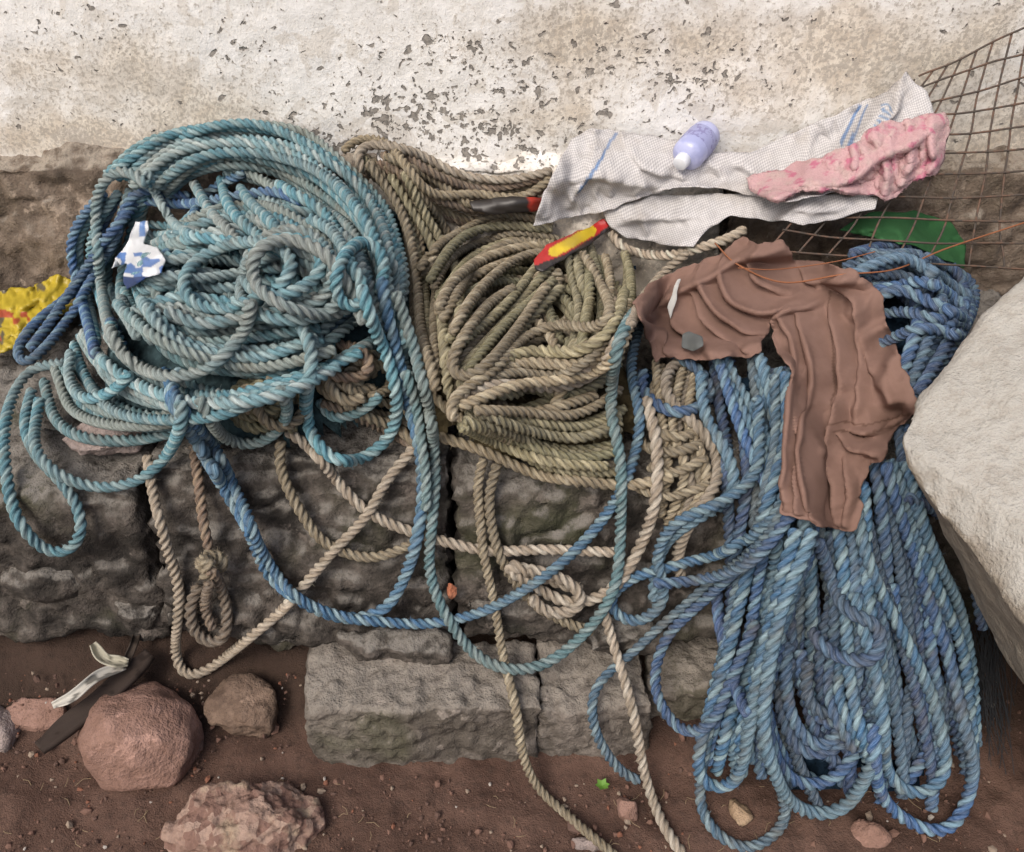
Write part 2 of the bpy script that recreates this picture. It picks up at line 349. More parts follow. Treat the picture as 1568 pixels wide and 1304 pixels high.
def tube(group,P,r,style,fuzz=1.0):
    P=resample(P,.0040); P=gsm(P,1.6); n=len(P)
    T=np.gradient(P,axis=0); T/=np.linalg.norm(T,axis=1)[:,None]+1e-12
    A=np.zeros_like(P); a=np.cross(T[0],[.3,.2,.9]); a/=np.linalg.norm(a)
    for i in range(n):
        a=a-T[i]*a.dot(T[i]); a=a/math.sqrt(a.dot(a)); A[i]=a
    B=np.cross(T,A)
    s=np.concatenate([[0],np.cumsum(np.linalg.norm(np.diff(P,axis=0),axis=1))]); LEN[0]+=s[-1]
    ph=random.random()*6.28; lay=r*random.uniform(4.0,4.9)
    wob=fbm(np.stack([s*9,s*0+ph*9,s*0],-1),1,2,3)
    tw=2*math.pi*s/lay+ph+wob*.45
    rr=r*(1+.06*wob)
    e=np.minimum(s,s[-1]-s); rr=rr*np.clip(.5+e/.006,0.5,1)
    ang=TH[None]+tw[:,None]
    rad=rr[:,None]*LOB[None]
    V=P[:,None]+rad[...,None]*(np.cos(ang)[...,None]*A[:,None]+np.sin(ang)[...,None]*B[:,None])
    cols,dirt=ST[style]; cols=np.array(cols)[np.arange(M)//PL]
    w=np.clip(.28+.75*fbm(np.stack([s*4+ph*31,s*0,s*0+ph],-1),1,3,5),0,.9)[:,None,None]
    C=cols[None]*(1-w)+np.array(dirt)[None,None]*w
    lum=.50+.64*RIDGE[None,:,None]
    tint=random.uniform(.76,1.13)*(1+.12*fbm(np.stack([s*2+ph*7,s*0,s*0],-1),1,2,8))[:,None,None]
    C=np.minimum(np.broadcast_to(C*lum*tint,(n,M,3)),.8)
    g=GR.setdefault(group,dict(V=[],F=[],C=[],A=[],n=0))
    idx=np.arange(n*M).reshape(n,M)+g['n']
    q=np.stack([idx[:-1],np.roll(idx[:-1],-1,1),np.roll(idx[1:],-1,1),idx[1:]],-1).reshape(-1,4)
    g['V'].append(V.reshape(-1,3)); g['C'].append(C.reshape(-1,3)); g['F'].append(q)
    fc=np.stack([np.broadcast_to(s[:,None]+ph*3,(n,M)),rad*np.cos(TH[None]+0*ang),rad*np.sin(TH[None]+0*ang)],-1)
    g['A'].append(fc.reshape(-1,3)); g['n']+=n*M
    for ri in (0,n-1):
        g['V'].append(P[ri:ri+1]); g['C'].append(C[ri,:1]); g['A'].append(fc[ri,:1]); c=g['n']; g['n']+=1
        f=np.stack([idx[ri],np.roll(idx[ri],-1),np.full(M,c)],-1)
        if ri==0: f=f[:,::-1]
        g.setdefault('T',[]).append(f)
    nf=int(s[-1]*240*fuzz)
    i=rng.integers(0,n,nf); j=rng.integers(0,M,nf)
    base=V[i,j]; out=(V[i,j]-P[i]); out/=np.linalg.norm(out,axis=1)[:,None]+1e-9
    d=out*rng.uniform(.3,1,(nf,1))+T[i]*rng.uniform(-1,1,(nf,1))+rng.normal(0,.3,(nf,3)); d/=np.linalg.norm(d,axis=1)[:,None]
    L=rng.uniform(.003,.009,(nf,1)); side=np.cross(d,out); side/=np.linalg.norm(side,axis=1)[:,None]+1e-9
    wd=.0003
    tv=np.stack([base-side*wd,base+side*wd,base+d*L],1).reshape(-1,3)
    tc=np.repeat(np.clip(C[i,j]*1.35+.03,0,.85),3,0)
    k=np.arange(nf*3).reshape(-1,3)+g['n']
    g['V'].append(tv); g['C'].append(tc); g['A'].append(np.zeros_like(tv)); g['n']+=nf*3
    g['T'].append(k)
def lay(group,pts,r,style,wob=4,stack=.74,fuzz=1.0,lift=0,sm=4.2):
    q=catmull(pts)
    q=gsm(resample(q,4.0),2.0)
    s=np.arange(len(q))*4.0; o=random.random()*999
    q=q+np.stack([fbm(np.stack([s/120+o,s*0,s*0],-1),1,2,1),fbm(np.stack([s/120+o,s*0+5,s*0],-1),1,2,2)],-1)*wob
    P=hit(q[:,0],q[:,1])+N*(r*.8+lift)
    X=np.column_stack([P[:,0],P@VV,P@N,q])
    X=gsm(resample(X,.006,3),2.0)
    px,py=X[:,3],X[:,4]; hb=X[:,2].copy()
    rc=int(r/CELL)+1; ox,oy=np.meshgrid(np.arange(-rc,rc+1),np.arange(-rc,rc+1)); d2=(ox*ox+oy*oy)*CELL*CELL
    m=d2<r*r; ox,oy=ox[m],oy[m]; sq=np.sqrt(r*r-d2[m])*stack
    h=hb.copy(); n=len(h)
    for it in range(4):
        u,v=onray(px,py,h); cu,cv=cells(u,v)
        a=np.clip(cu[:,None]+ox,0,NU-1);b=np.clip(cv[:,None]+oy,0,NV-1)
        need=np.maximum(hb,(HM[a,b]+sq).max(1))
        h=gsm(need,1.5) if it<3 else need
    hm=np.maximum(h,np.maximum(np.roll(h,1),np.roll(h,-1))); hm[0]=h[0];hm[-1]=h[-1]
    h=gsm(hm,sm)
    a=np.clip(cu[:,None]+ox,0,NU-1);b=np.clip(cv[:,None]+oy,0,NV-1)
    DL=int(r*3.2/.006)+2
    for i in range(n):
        k=i-DL
        if k>=0: HS[a[k],b[k]]=np.maximum(HS[a[k],b[k]],h[k]+sq)
        h[i]=max(h[i],(HS[a[i],b[i]]+sq).max())
    HS[a,b]=-9
    h=gsm(h,2.0)
    u,v=onray(px,py,h); cu,cv=cells(u,v)
    a=np.clip(cu[:,None]+ox,0,NU-1);b=np.clip(cv[:,None]+oy,0,NV-1)
    np.maximum.at(HM,(a,b),h[:,None]+sq[None])
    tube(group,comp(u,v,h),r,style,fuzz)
def fam(group,A,B,n,r,styles,jit=7,wob=6,**k):
    def rs(Q):
        c=catmull(Q); L=np.linalg.norm(np.diff(c,axis=0),axis=1).sum(); return resample(c,L/9.5)
    A=rs(A);B=rs(B); L=min(len(A),len(B)); A=A[np.linspace(0,len(A)-1,L).astype(int)];B=B[np.linspace(0,len(B)-1,L).astype(int)]
    order=list(range(n)); random.shuffle(order)
    for i in order:
        t=(i+random.uniform(-.4,.4))/max(n-1,1)
        J=rng.normal(0,jit,(4,2)); tt=np.linspace(0,3,L); J=np.stack([np.interp(tt,range(4),J[:,c]) for c in (0,1)],1)
        lay(group,A*(1-t)+B*t+J,r*random.uniform(.93,1.06),random.choice(styles),wob,**k)
def loops(group,cx,cy,jx,jy,ar,br,n,r,styles,tilt=.4,**k):
    for i in range(n):
        x=cx+random.uniform(-jx,jx);y=cy+random.uniform(-jy,jy);a=random.uniform(*ar);b=random.uniform(*br)
        t0=random.random()*6.28;turn=random.uniform(.7,1.5);tl=random.uniform(-tilt,tilt);pp=[]
        m=int(turn*7); k1=1
        for q in range(m+1):
            t=t0+turn*6.283*q/m; k1=1+.6*(k1-1)+random.uniform(-.07,.07)
            ex=a*k1*math.cos(t);ey=b*k1*math.sin(t)
            pp.append((x+ex*math.cos(tl)-ey*math.sin(tl),y+ex*math.sin(tl)+ey*math.cos(tl)))
        lay(group,pp,r,random.choice(styles),**k)
RT,RB,RN=.0116,.0124,.0108
# ============ tan heap (lowest)
g='tan_rope_heap'
loops(g,800,510,45,55,(75,145),(65,125),13,RN,['tan','olive'])
fam(g,[(600,222),(660,258),(740,285),(850,262)],[(545,240),(610,300),(720,345),(830,340)],11,RN,['tan','tan','brown'])
fam(g,[(545,235),(610,310),(630,400),(632,500),(660,610)],[(620,260),(650,330),(690,400),(700,480),(690,570)],9,RN,['tan','olive'])
lay(g,[(520,240),(545,218),(590,222),(630,270),(660,300),(730,300),(800,305),(850,270)],RN,'tan')
lay(g,[(560,270),(545,240),(570,222),(630,235),(700,262),(770,275),(850,258)],RN,'cream')
fam(g,[(645,420),(690,360),(770,335),(850,345)],[(690,520),(735,440),(800,395),(880,400)],10,RN,['tan','olive'],jit=5)
fam(g,[(860,360),(875,430),(890,490),(870,560)],[(960,390),(970,430),(960,500),(910,570)],8,RN,['olive','tan'],jit=5)
fam(g,[(840,390),(770,460),(712,530),(685,580),(690,622),(740,618)],[(875,430),(820,480),(765,540),(735,575),(750,600),(800,595)],7,RN,['tan','olive'],jit=5)
fam(g,[(700,645),(780,690),(870,735),(960,750)],[(715,630),(800,640),(880,640),(960,600)],11,RN,['olive','olive','tan'],jit=5)
fam(g,[(690,632),(760,605),(860,590),(930,560),(965,490)],[(760,545),(820,525),(880,530),(930,500),(950,440)],8,RN,['tan','cream','olive'],jit=5)
lay(g,[(700,650),(684,625),(700,600),(760,560),(800,520),(850,500),(905,505),(935,480),(915,420),(890,380)],RN,'tan')
lay(g,[(840,430),(790,500),(740,560),(700,575),(690,545),(740,470),(800,430)],RN,'tan')
fam(g,[(480,560),(540,600),(620,610),(640,660)],[(500,620),(560,650),(620,680),(660,720)],5,RN,['tan','brown'])
loops(g,420,620,40,15,(30,60),(20,40),6,RN,['olive','tan'])
loops(g,545,570,25,20,(25,50),(20,40),6,RN,['tan','brown'])
fam(g,[(1010,550),(1000,640),(1020,720),(1000,800)],[(1080,560),(1070,650),(1090,740),(1060,820)],8,RN,['cream','tan'])
fam(g,[(970,640),(1020,680),(1090,660)],[(970,740),(1030,760),(1100,730)],4,RN,['tan'])
lay(g,[(1060,540),(1022,570),(1025,610),(1060,640),(1095,690),(1095,740),(1060,790),(1040,850),(1050,900)],RN*1.1,'cream')
# ============ teal heap
g='teal_rope_heap'
loops(g,370,420,60,50,(80,170),(65,140),13,RT,['teal','tealg','teal','bluet'])
fam(g,[(75,570),(100,640),(190,665),(290,655)],[(150,490),(210,560),(330,600),(470,575),(590,520)],11,RT,['teal','tealp','tealg'])
fam(g,[(155,290),(118,370),(120,450),(150,540)],[(230,290),(190,370),(200,450),(240,520)],7,RT,['teal','teal','blue'])
lay(g,[(240,290),(200,300),(165,380),(120,440),(60,490),(25,535),(35,560),(70,530),(110,480),(140,430),(190,340)],RT,'blue')
lay(g,[(300,300),(230,300),(170,350),(130,410),(90,470),(40,540)],RT,'blue')
fam(g,[(162,270),(250,205),(380,188),(500,220),(585,310),(622,410),(600,510)],[(240,300),(300,260),(390,250),(480,290),(540,350),(570,430),(560,500)],13,RT,['teal','tealp','teal','tealg'])
fam(g,[(195,330),(290,335),(380,320),(460,350),(540,400)],[(210,510),(290,480),(370,500),(450,470),(540,490)],12,RT,['teal','tealp','tealp','teal'],jit=12)
lay(g,[(210,300),(290,310),(350,300),(420,290),(470,310)],RT,'blue')
fam(g,[(260,260),(290,330),(380,380),(480,400)],[(440,280),(520,340),(545,420),(570,500)],6,RT,['tealp','teal'],jit=10)
fam(g,[(250,470),(310,500),(400,480),(490,490)],[(190,470),(280,540),(400,560),(510,530)],6,RT,['tealp','teal','tealg'])
loops(g,400,430,70,35,(60,120),(40,85),4,RT,['tealp','teal'])
lay(g,[(490,340),(540,380),(550,440),(520,480),(450,475),(390,440),(390,390),(440,370),(500,390),(540,450),(560,500)],RT,'tealp')
lay(g,[(470,330),(510,350),(540,400),(560,440),(545,475),(515,460),(520,410),(560,370),(590,400),(585,460)],RT,'teal')
fam(g,[(600,460),(625,540),(640,600)],[(575,460),(600,540),(615,620)],2,RT,['teal'])
# ============ blue heap
g='blue_rope_heap'
fam(g,[(1085,540),(1110,700),(1110,900),(1105,1110)],[(1390,640),(1420,850),(1450,1000),(1465,1180)],20,RB,['blue','deep','deep','bgrey'],jit=16)
fam(g,[(1130,900),(1130,1000),(1160,1130),(1230,1200)],[(1430,900),(1440,1040),(1430,1140),(1390,1240)],11,RB,['deep','blue','deep'],jit=18)
fam(g,[(1290,400),(1380,383),(1460,405),(1492,450),(1450,540),(1405,620)],[(1300,450),(1370,440),(1400,470),(1390,530),(1370,600)],12,RB,['blue','deep','blue'],jit=6)
fam(g,[(1290,440),(1370,410),(1430,430),(1490,470)],[(1330,520),(1390,490),(1440,500),(1470,520)],5,RB,['blue'])
fam(g,[(1200,1000),(1180,1100),(1230,1190),(1290,1180),(1330,1100),(1320,950)],[(1240,990),(1240,1050),(1265,1100),(1300,1080),(1315,1010),(1300,880)],5,RB,['blue','deep'])
fam(g,[(1095,550),(1130,650),(1180,770),(1150,900),(1100,1060),(1078,1170)],[(1220,560),(1250,700),(1240,850),(1200,1000),(1170,1110),(1190,1200)],9,RB,['bluet','blue','blue','bluet'],jit=12)
fam(g,[(1250,790),(1270,900),(1250,1050),(1280,1160)],[(1350,700),(1370,850),(1400,1000),(1410,1140),(1400,1230)],6,RB,['blue','bluet','deep'],jit=15)
fam(g,[(1350,700),(1390,820),(1440,960),(1465,1100),(1475,1210)],[(1380,710),(1440,850),(1490,960),(1500,1120)],4,RB,['blue','bluet'],jit=10)
lay(g,[(990,560),(985,600),(1040,635),(1090,615),(1075,570),(1000,520)],RB,'blue')
lay(g,[(1070,560),(1078,640),(1115,700),(1120,760),(1060,800),(1020,830),(1000,880),(1000,930)],RB,'bluet')
lay(g,[(1190,560),(1185,700),(1130,900),(1100,1050),(1070,1180),(1080,1255),(1140,1298),(1200,1265),(1195,1200),(1165,1120),(1190,960),(1230,800)],RB*.9,'bgrey')
lay(g,[(1205,560),(1200,680),(1150,860),(1110,1020),(1076,1140),(1080,1200),(1130,1195),(1150,1110),(1180,950),(1220,800)],RB,'bluet')
lay(g,[(1320,730),(1330,900),(1350,1050),(1340,1150),(1290,1232),(1220,1238),(1180,1180),(1168,1080),(1200,930),(1245,800)],RB,'bluet')
lay(g,[(1350,700),(1400,850),(1445,980),(1480,1100),(1492,1190),(1455,1268),(1390,1262),(1345,1210),(1338,1100)],RB,'blue')
lay(g,[(1300,700),(1330,850),(1400,1000),(1440,1100),(1445,1190),(1400,1220),(1355,1180),(1350,1080),(1310,900)],RB,'bluet')
lay(g,[(1250,820),(1290,930),(1350,960),(1340,1010),(1270,1000),(1240,960)],RB,'deep')
lay(g,[(1380,760),(1440,790),(1490,880),(1510,970)],RB*.9,'deep')
lay(g,[(1100,900),(1105,960),(1130,1060),(1150,1100)],RB,'deep')
lay('blue_rope',[(1215,700),(1190,790),(1120,840),(1040,862),(970,885),(932,925),(975,955),(1020,920),(1008,850),(1040,800),(1110,770),(1160,720),(1160,600)],RB*.93,'bluet')
lay('blue_rope.001',[(1225,740),(1170,830),(1080,900),(980,990),(915,1050),(912,1120),(950,1180),(990,1200)],RB*.82,'bgrey')
lay('blue_rope.002',[(1180,830),(1090,910),(1020,980),(1005,1060),(1045,1115),(1090,1105),(1120,1040),(1160,940)],RB*.93,'blue')
lay('blue_rope.003',[(1230,760),(1150,860),(1060,885),(990,890)],RB*.93,'blue')
# ============ loose tan ropes
lay('tan_rope',[(430,650),(480,690),(540,765),(600,805),(680,828),(760,840),(850,842),(960,850)],RN,'cream')
lay('tan_rope.001',[(430,665),(428,720),(460,790),(500,835),(565,858),(615,840),(640,825)],RN,'tan')
lay('tan_rope.002',[(640,675),(590,735),(560,790),(500,855),(440,925),(380,975),(320,1020),(284,1030),(268,990),(275,900),(255,830),(235,760),(225,690)],RN,'cream')
lay('tan_rope.003',[(745,690),(730,750),(742,850),(762,930),(772,1000),(790,1080),(800,1150),(830,1210),(880,1255),(950,1320)],RN*.92,'tan')
lay('tan_rope.004',[(765,700),(750,770),(765,860),(810,920),(870,955),(920,965)],RN,'tan')
lay('tan_rope.005',[(655,665),(730,690),(800,718),(880,735),(960,742),(1040,728)],RN,'tan')
lay('tan_rope.006',[(985,600),(1005,680),(1000,770),(970,850),(930,905),(870,925),(810,895),(770,860),(830,880),(900,905)],RN*1.15,'cream')
lay('tan_rope.007',[(800,870),(850,880),(890,905),(880,935),(830,935),(810,905)],RN*1.1,'cream')
lay('tan_rope.008',[(925,930),(945,1000),(965,1080),(985,1180),(1010,1255),(1050,1320)],RN,'cream')
lay('tan_rope.009',[(700,650),(760,680),(850,705),(940,715)],RN,'olive')
kn='knotted_rope'
lay(kn,[(297,670),(303,740),(312,810),(322,850)],RN,'brown')
lay(kn,[(300,850),(335,845),(345,862),(315,872),(298,860),(320,845)],RN,'tan',fuzz=14)
lay(kn,[(318,850),(325,875),(310,890)],RN*1.2,'tan',fuzz=16)
lay(kn,[(305,885),(290,930),(305,975),(340,985),(352,940),(335,890),(318,870)],RN*1.1,'brown',fuzz=8)
lay(kn,[(325,880),(315,930),(330,975)],RN,'brown',fuzz=8)
# ============ hanging teal ropes
lay('teal_rope',[(285,560),(260,600),(290,660),(335,730),(380,810),(412,880),(470,925),(540,945),(598,925),(632,860),(645,790),(642,700),(620,600),(600,500),(585,420)],RT*1.06,'bluet')
lay('teal_rope.001',[(250,560),(280,620),(325,680),(370,780),(402,855),(455,912),(530,942),(620,952),(710,945),(790,910),(865,858),(925,795),(965,720),(980,640),(965,560),(985,490),(1010,440)],RT*.94,'bluet')
lay('teal_rope.002',[(600,440),(640,560),(662,680),(660,800),(655,870),(680,935),(725,995),(780,1022),(850,1010),(905,955),(940,885),(952,800),(950,700),(935,620),(945,530),(985,450)],RT*.98,'tealg')
lay('teal_rope.003',[(455,480),(478,540),(466,620),(480,670),(520,702),(570,690),(605,640),(600,560),(570,490),(548,430)],RT*1.06,'teal')
lay('teal_rope.004',[(480,600),(510,640),(560,630),(590,600)],RT*.85,'tealg')
lay('teal_rope.005',[(425,585),(442,630),(415,668),(370,678),(330,655),(300,600)],RT*.95,'tealg')
lay('teal_rope.006',[(100,555),(45,570),(12,640),(14,740),(35,810),(75,846),(115,832),(122,790),(95,740),(55,700),(35,650),(50,590)],RT*.97,'teal')
lay('teal_rope.007',[(60,600),(50,680),(90,725),(150,742),(210,735),(252,705),(280,650),(280,600)],RT*.97,'teal')
lay('teal_rope.008',[(230,290),(195,262),(160,272),(145,320),(158,430),(172,500),(205,552),(265,577),(325,560),(370,510),(385,455)],RT*1.06,'tealp')
lay('teal_rope.009',[(620,560),(642,640),(652,720),(650,790)],RT*.95,'tealg')
lay('teal_rope.010',[(110,530),(105,580),(130,610),(180,590),(200,560)],RT*.95,'teal')
lay('cream_rope',[(1145,345),(1120,362),(1070,378),(1010,388),(955,378),(930,345)],RN*1.1,'cream')
lay('cream_rope.001',[(1060,380),(1020,410),(985,450),(960,500)],RN,'cream')
m=MB('rope_fibre',.95,.06); fc=m.attr('fc','Vector'); col=m.attr('Col')
f1=m.noise(m.mapv(fc,(120,1400,1400)),1,2,.6); f2=m.noise(m.pos(),16,2,.6)
c=m.mix(m.mr(f1,.3,.75),m.mix(1.,col,(.52,.50,.48),'MULTIPLY'),m.mix(.22,col,(.78,.81,.79)))
c=m.mix(m.mr(f2,.52,.78,0,.42),c,(.15,.125,.09))
ROPE=m.out(c,m.bump(f1,.7,.0018))
heapobj={}
for k,gd in GR.items():
    T=np.concatenate(gd['T'])
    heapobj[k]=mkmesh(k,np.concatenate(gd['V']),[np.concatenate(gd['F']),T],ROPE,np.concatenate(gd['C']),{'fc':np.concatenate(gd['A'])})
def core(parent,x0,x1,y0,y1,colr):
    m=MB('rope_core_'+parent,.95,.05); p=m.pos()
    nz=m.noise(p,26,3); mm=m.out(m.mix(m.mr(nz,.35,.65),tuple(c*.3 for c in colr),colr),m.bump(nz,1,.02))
    xs=np.arange(x0,x1,.01);ys=np.arange(y0,y1,.01);X,Y=np.meshgrid(xs,ys)
    Z=S(X,Y)-.014+fbm(np.stack([X,Y,0*X],-1),30,3,2)*.008
    base=np.where((X<-.42)&(Y<1.13),np.interp(Y,[.88,1.0,1.10,1.13],[0,.03,.10,.50]),np.interp(Y,*BK))
    V=np.stack([X,Y,np.minimum(Z,1.2)],-1); ny,nx=X.shape; idx=np.arange(nx*ny).reshape(ny,nx)
    q=np.stack([idx[:-1,:-1],idx[:-1,1:],idx[1:,1:],idx[1:,:-1]],-1).reshape(-1,4)
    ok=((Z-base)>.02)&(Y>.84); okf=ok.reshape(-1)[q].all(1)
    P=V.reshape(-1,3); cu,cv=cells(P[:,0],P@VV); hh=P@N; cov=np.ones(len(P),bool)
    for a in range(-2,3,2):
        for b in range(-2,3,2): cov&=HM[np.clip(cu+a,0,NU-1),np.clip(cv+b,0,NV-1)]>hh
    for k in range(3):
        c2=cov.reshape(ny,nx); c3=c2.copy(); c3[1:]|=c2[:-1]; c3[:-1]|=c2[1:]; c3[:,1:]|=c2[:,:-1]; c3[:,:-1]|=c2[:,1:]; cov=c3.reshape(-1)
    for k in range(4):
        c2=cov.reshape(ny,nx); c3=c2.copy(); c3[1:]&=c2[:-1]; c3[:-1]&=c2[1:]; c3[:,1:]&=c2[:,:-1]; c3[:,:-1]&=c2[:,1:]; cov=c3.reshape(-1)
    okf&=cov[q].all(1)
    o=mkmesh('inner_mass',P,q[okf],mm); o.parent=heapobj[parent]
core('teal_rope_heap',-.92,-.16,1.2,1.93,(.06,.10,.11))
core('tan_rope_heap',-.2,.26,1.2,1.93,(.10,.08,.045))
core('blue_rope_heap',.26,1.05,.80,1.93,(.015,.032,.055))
# ------------------------------------------------------------------ ground
xs=np.unique(np.concatenate([-np.geomspace(1.7,120,22),np.arange(-1.6,1.6,.009),np.geomspace(1.7,120,22)]))
ys=np.unique(np.concatenate([-np.geomspace(.6,120,20),np.arange(-.5,.45,.06),np.arange(.5,1.35,.009),[1.5,2,3,5,9,20,60,120]]))
X,Y=np.meshgrid(xs,ys)
P3=np.stack([X,Y,0*X],-1)
rise=np.interp(Y,[.9,1.0,1.12,1.3,1.5],[0,.03,.11,.13,0])
near=((np.abs(X)<1.62)&(Y<1.35)&(Y>.3))
Z=rise*(np.abs(X)<1.7)+near*(fbm(P3,5,3,1)*.012+fbm(P3,30,4,8)*.006)
V=np.stack([X,Y,Z],-1); ny,nx=X.shape; idx=np.arange(nx*ny).reshape(ny,nx)
q=np.stack([idx[:-1,:-1],idx[:-1,1:],idx[1:,1:],idx[1:,:-1]],-1).reshape(-1,4)
m=MB('red_dirt',.95,.15); p=m.pos(); n1=m.noise(p,6,3,.6);n2=m.noise(p,60,4,.7);n3=m.noise(p,330,2,.7)
c=m.mix(m.mr(n1,.35,.7),(.085,.050,.038),(.14,.085,.065)); c=m.mix(m.mr(n2,.45,.75,0,.7),c,(.055,.037,.030))
c=m.mix(m.mr(n3,.62,.72,0,.6),c,(.24,.16,.125)); v=m.vor(p,140); c=m.mix(m.mr(v,.0,.22,.5,0),c,(.23,.16,.125))
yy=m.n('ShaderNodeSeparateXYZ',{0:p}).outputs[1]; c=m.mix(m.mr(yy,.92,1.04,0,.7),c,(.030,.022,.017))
DIRT=m.out(c,m.bump(m.mt('ADD',n2,m.mt('MULTIPLY',n3,.5)),.9,.007))
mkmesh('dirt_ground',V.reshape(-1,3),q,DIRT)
# ------------------------------------------------------------------ wall
xs=np.unique(np.concatenate([np.linspace(-6,-1.65,18),np.arange(-1.6,1.6,.008),np.linspace(1.65,6,18)])); zs=np.unique(np.concatenate([np.arange(.78,1.35,.006),np.linspace(1.36,3.2,20)]))
X,Z=np.meshgrid(xs,zs); P3=np.stack([X,Z,0*X],-1)
Yw=1.95-fbm(P3,3,3,2)*.006-fbm(P3,22,3,6)*.0016
V=np.stack([X,Yw,Z],-1); ny,nx=X.shape; idx=np.arange(nx*ny).reshape(ny,nx)
q=np.stack([idx[:-1,:-1],idx[:-1,1:],idx[1:,1:],idx[1:,:-1]],-1).reshape(-1,4)
def wxz(px,py):
    d=dirs(px,py).reshape(3); t=1.95/d[1]; return d[0]*t,CH+d[2]*t
def densf(X,Z):
    dens=np.zeros_like(X)+.14
    for (px,py,sx,sy,a) in [(640,150,170,80,.42),(800,220,130,70,.45),(560,220,130,60,.42),(380,90,50,50,.30),(120,50,150,50,.26),(960,110,130,70,.30),(1130,100,110,80,.30),(100,170,120,60,.12),(720,70,110,35,.3),(300,190,100,40,.15)]:
        cx,cz=wxz(px,py); dens+=a*np.exp(-((X-cx)/(sx*.0014))**2-((Z-cz)/(sy*.0013))**2)
    return dens
dens=densf(X,Z)
brn=np.zeros_like(X)
for (px,py,sx,sy,a) in [(100,215,260,45,.9),(300,150,160,70,.6),(870,60,130,60,.55),(850,180,90,60,.55),(1250,100,330,90,.45),(650,270,300,28,.7),(1500,260,170,120,.9),(60,100,160,60,.45),(1300,40,200,60,.4)]:
    cx,cz=wxz(px,py); brn+=a*np.exp(-((X-cx)/(sx*.0014))**2-((Z-cz)/(sy*.0013))**2)
m=MB('flaking_whitewash',.9,.15); p=m.pos(); den=m.attr('dens','Fac'); brown=m.attr('brn','Fac')
n1=m.noise(p,5,5,.65,.4);n2=m.noise(p,24,4,.7);n3=m.noise(p,110,4,.7); n5=m.noise(p,11,4,.6,.8)
c=m.mix(m.mr(n2,.3,.7),(.74,.725,.69),(.86,.855,.84))
bf=m.mt('ADD',m.mt('MULTIPLY',brown,.65),m.mt('SUBTRACT',n1,.5))
c=m.mix(m.mr(bf,.05,.45,0,.85),c,m.mix(m.mr(n2,.35,.65),(.54,.46,.36),(.70,.63,.52)))
c=m.mix(m.mr(n5,.57,.61,0,.6),c,(.60,.56,.50))
c=m.mix(m.mr(m.mt('ADD',n3,m.mt('MULTIPLY',bf,.3)),.58,.68,0,.75),c,(.40,.36,.31))
wv=m.n('ShaderNodeVectorMath',{0:p,1:m.n('ShaderNodeVectorMath',{0:m.n('ShaderNodeTexNoise',{'Vector':p,'Scale':60.,'Detail':3.}).outputs[1],3:.034},operation='SCALE').outputs[0]},operation='ADD').outputs[0]
def pits(sc,k,lo,hi):
    vn=m.n('ShaderNodeTexVoronoi',{'Vector':wv,'Scale':sc},feature='F1'); d=vn.outputs['Distance']; rc=m.n('ShaderNodeSeparateColor',{0:vn.outputs['Color']}).outputs[0]
    th=m.mt('MULTIPLY',m.mr(m.mt('ADD',m.mt('MULTIPLY',den,k),rc),lo,hi),.50)
    return m.mt('SUBTRACT',th,d)
blob=m.mt('MULTIPLY',m.mt('SUBTRACT',m.mt('ADD',m.noise(m.mapv(p,(1,1,1.2)),34,3,.5,.4),m.mt('MULTIPLY',den,.17)),.722),4.)
pr=m.mt('MAXIMUM',m.mt('MAXIMUM',blob,pits(46.,.75,.98,1.5)),pits(85.,.8,.97,1.5))
pt=m.mr(pr,-.03,.09); halo=m.mr(pr,-.20,.0,0,.55)
c=m.mix(halo,c,(.56,.52,.46))
c=m.mix(m.mt('MULTIPLY',pt,.85),c,m.mix(m.mr(n3,.35,.65),(.11,.10,.09),(.29,.265,.235)))
h=m.mt('SUBTRACT',m.mt('ADD',m.mt('MULTIPLY',n2,.35),m.mt('MULTIPLY',n3,.3)),pt)
WALL=m.out(c,m.bump(h,.9,.008))
mkmesh('whitewashed_wall',V.reshape(-1,3),q,WALL,extra={'dens':dens.reshape(-1),'brn':brn.reshape(-1)})
fo=foot[1]; fo.data.materials[0]=WALL; co=np.zeros(len(fo.data.vertices)*3,np.float32); fo.data.vertices.foreach_get('co',co); co=co.reshape(-1,3)
for nm,val in (('dens',densf(co[:,0],co[:,2])),('brn',.25+.6*np.clip((.80-co[:,2])/.1,0,1))):
    a=fo.data.attributes.new(nm,'FLOAT','POINT'); a.data.foreach_set('value',val.astype(np.float32))
# ------------------------------------------------------------------ cloths over the ropes
cloth('green_cloth',[(1285,350),(1330,325),(1400,322),(1455,340),(1478,372),(1475,410),(1440,395),(1390,375),(1330,362)],PLAIN,[([(1300,350),(1380,350),(1470,390)],8,.022),([(1400,330),(1430,370)],6,.018)],const((.045,.14,.055)),na=.008,sp=3,seed=3,over=5,ex=1.05,sim=40,kb=.05)
cloth('black_rubber_strap',[(718,312),(760,306),(805,304),(838,300),(836,318),(800,324),(750,328),(722,324)],PLAST,[([(725,318),(835,310)],8,.012)],lambda Q: np.where((Q[:,0]>808)[:,None],np.array((.50,.05,.03)),np.array((.03,.026,.024))),na=.001,seed=5,thick=.006)
def rc(Q):
    d=dpoly(Q,[(848,385),(905,353)]); c=np.tile(np.array((.45,.025,.025)),(len(Q),1)); c[d<8]=(.68,.50,.03)
    yl=np.interp(Q[:,0],[820,865,905,934],[404,386,362,342]); c[Q[:,1]>yl+2]=(.03,.025,.025); return c
cloth('red_snack_packet',[(820,410),(818,398),(838,375),(870,360),(905,345),(925,334),(934,350),(905,370),(865,395),(832,415)],PLAST,[([(825,400),(925,345)],10,.012)],rc,na=.004,ns=.06,seed=6,lift=.008,sp=2.2,ex=1.04,sim=60)
Vw,Fw=[],[]
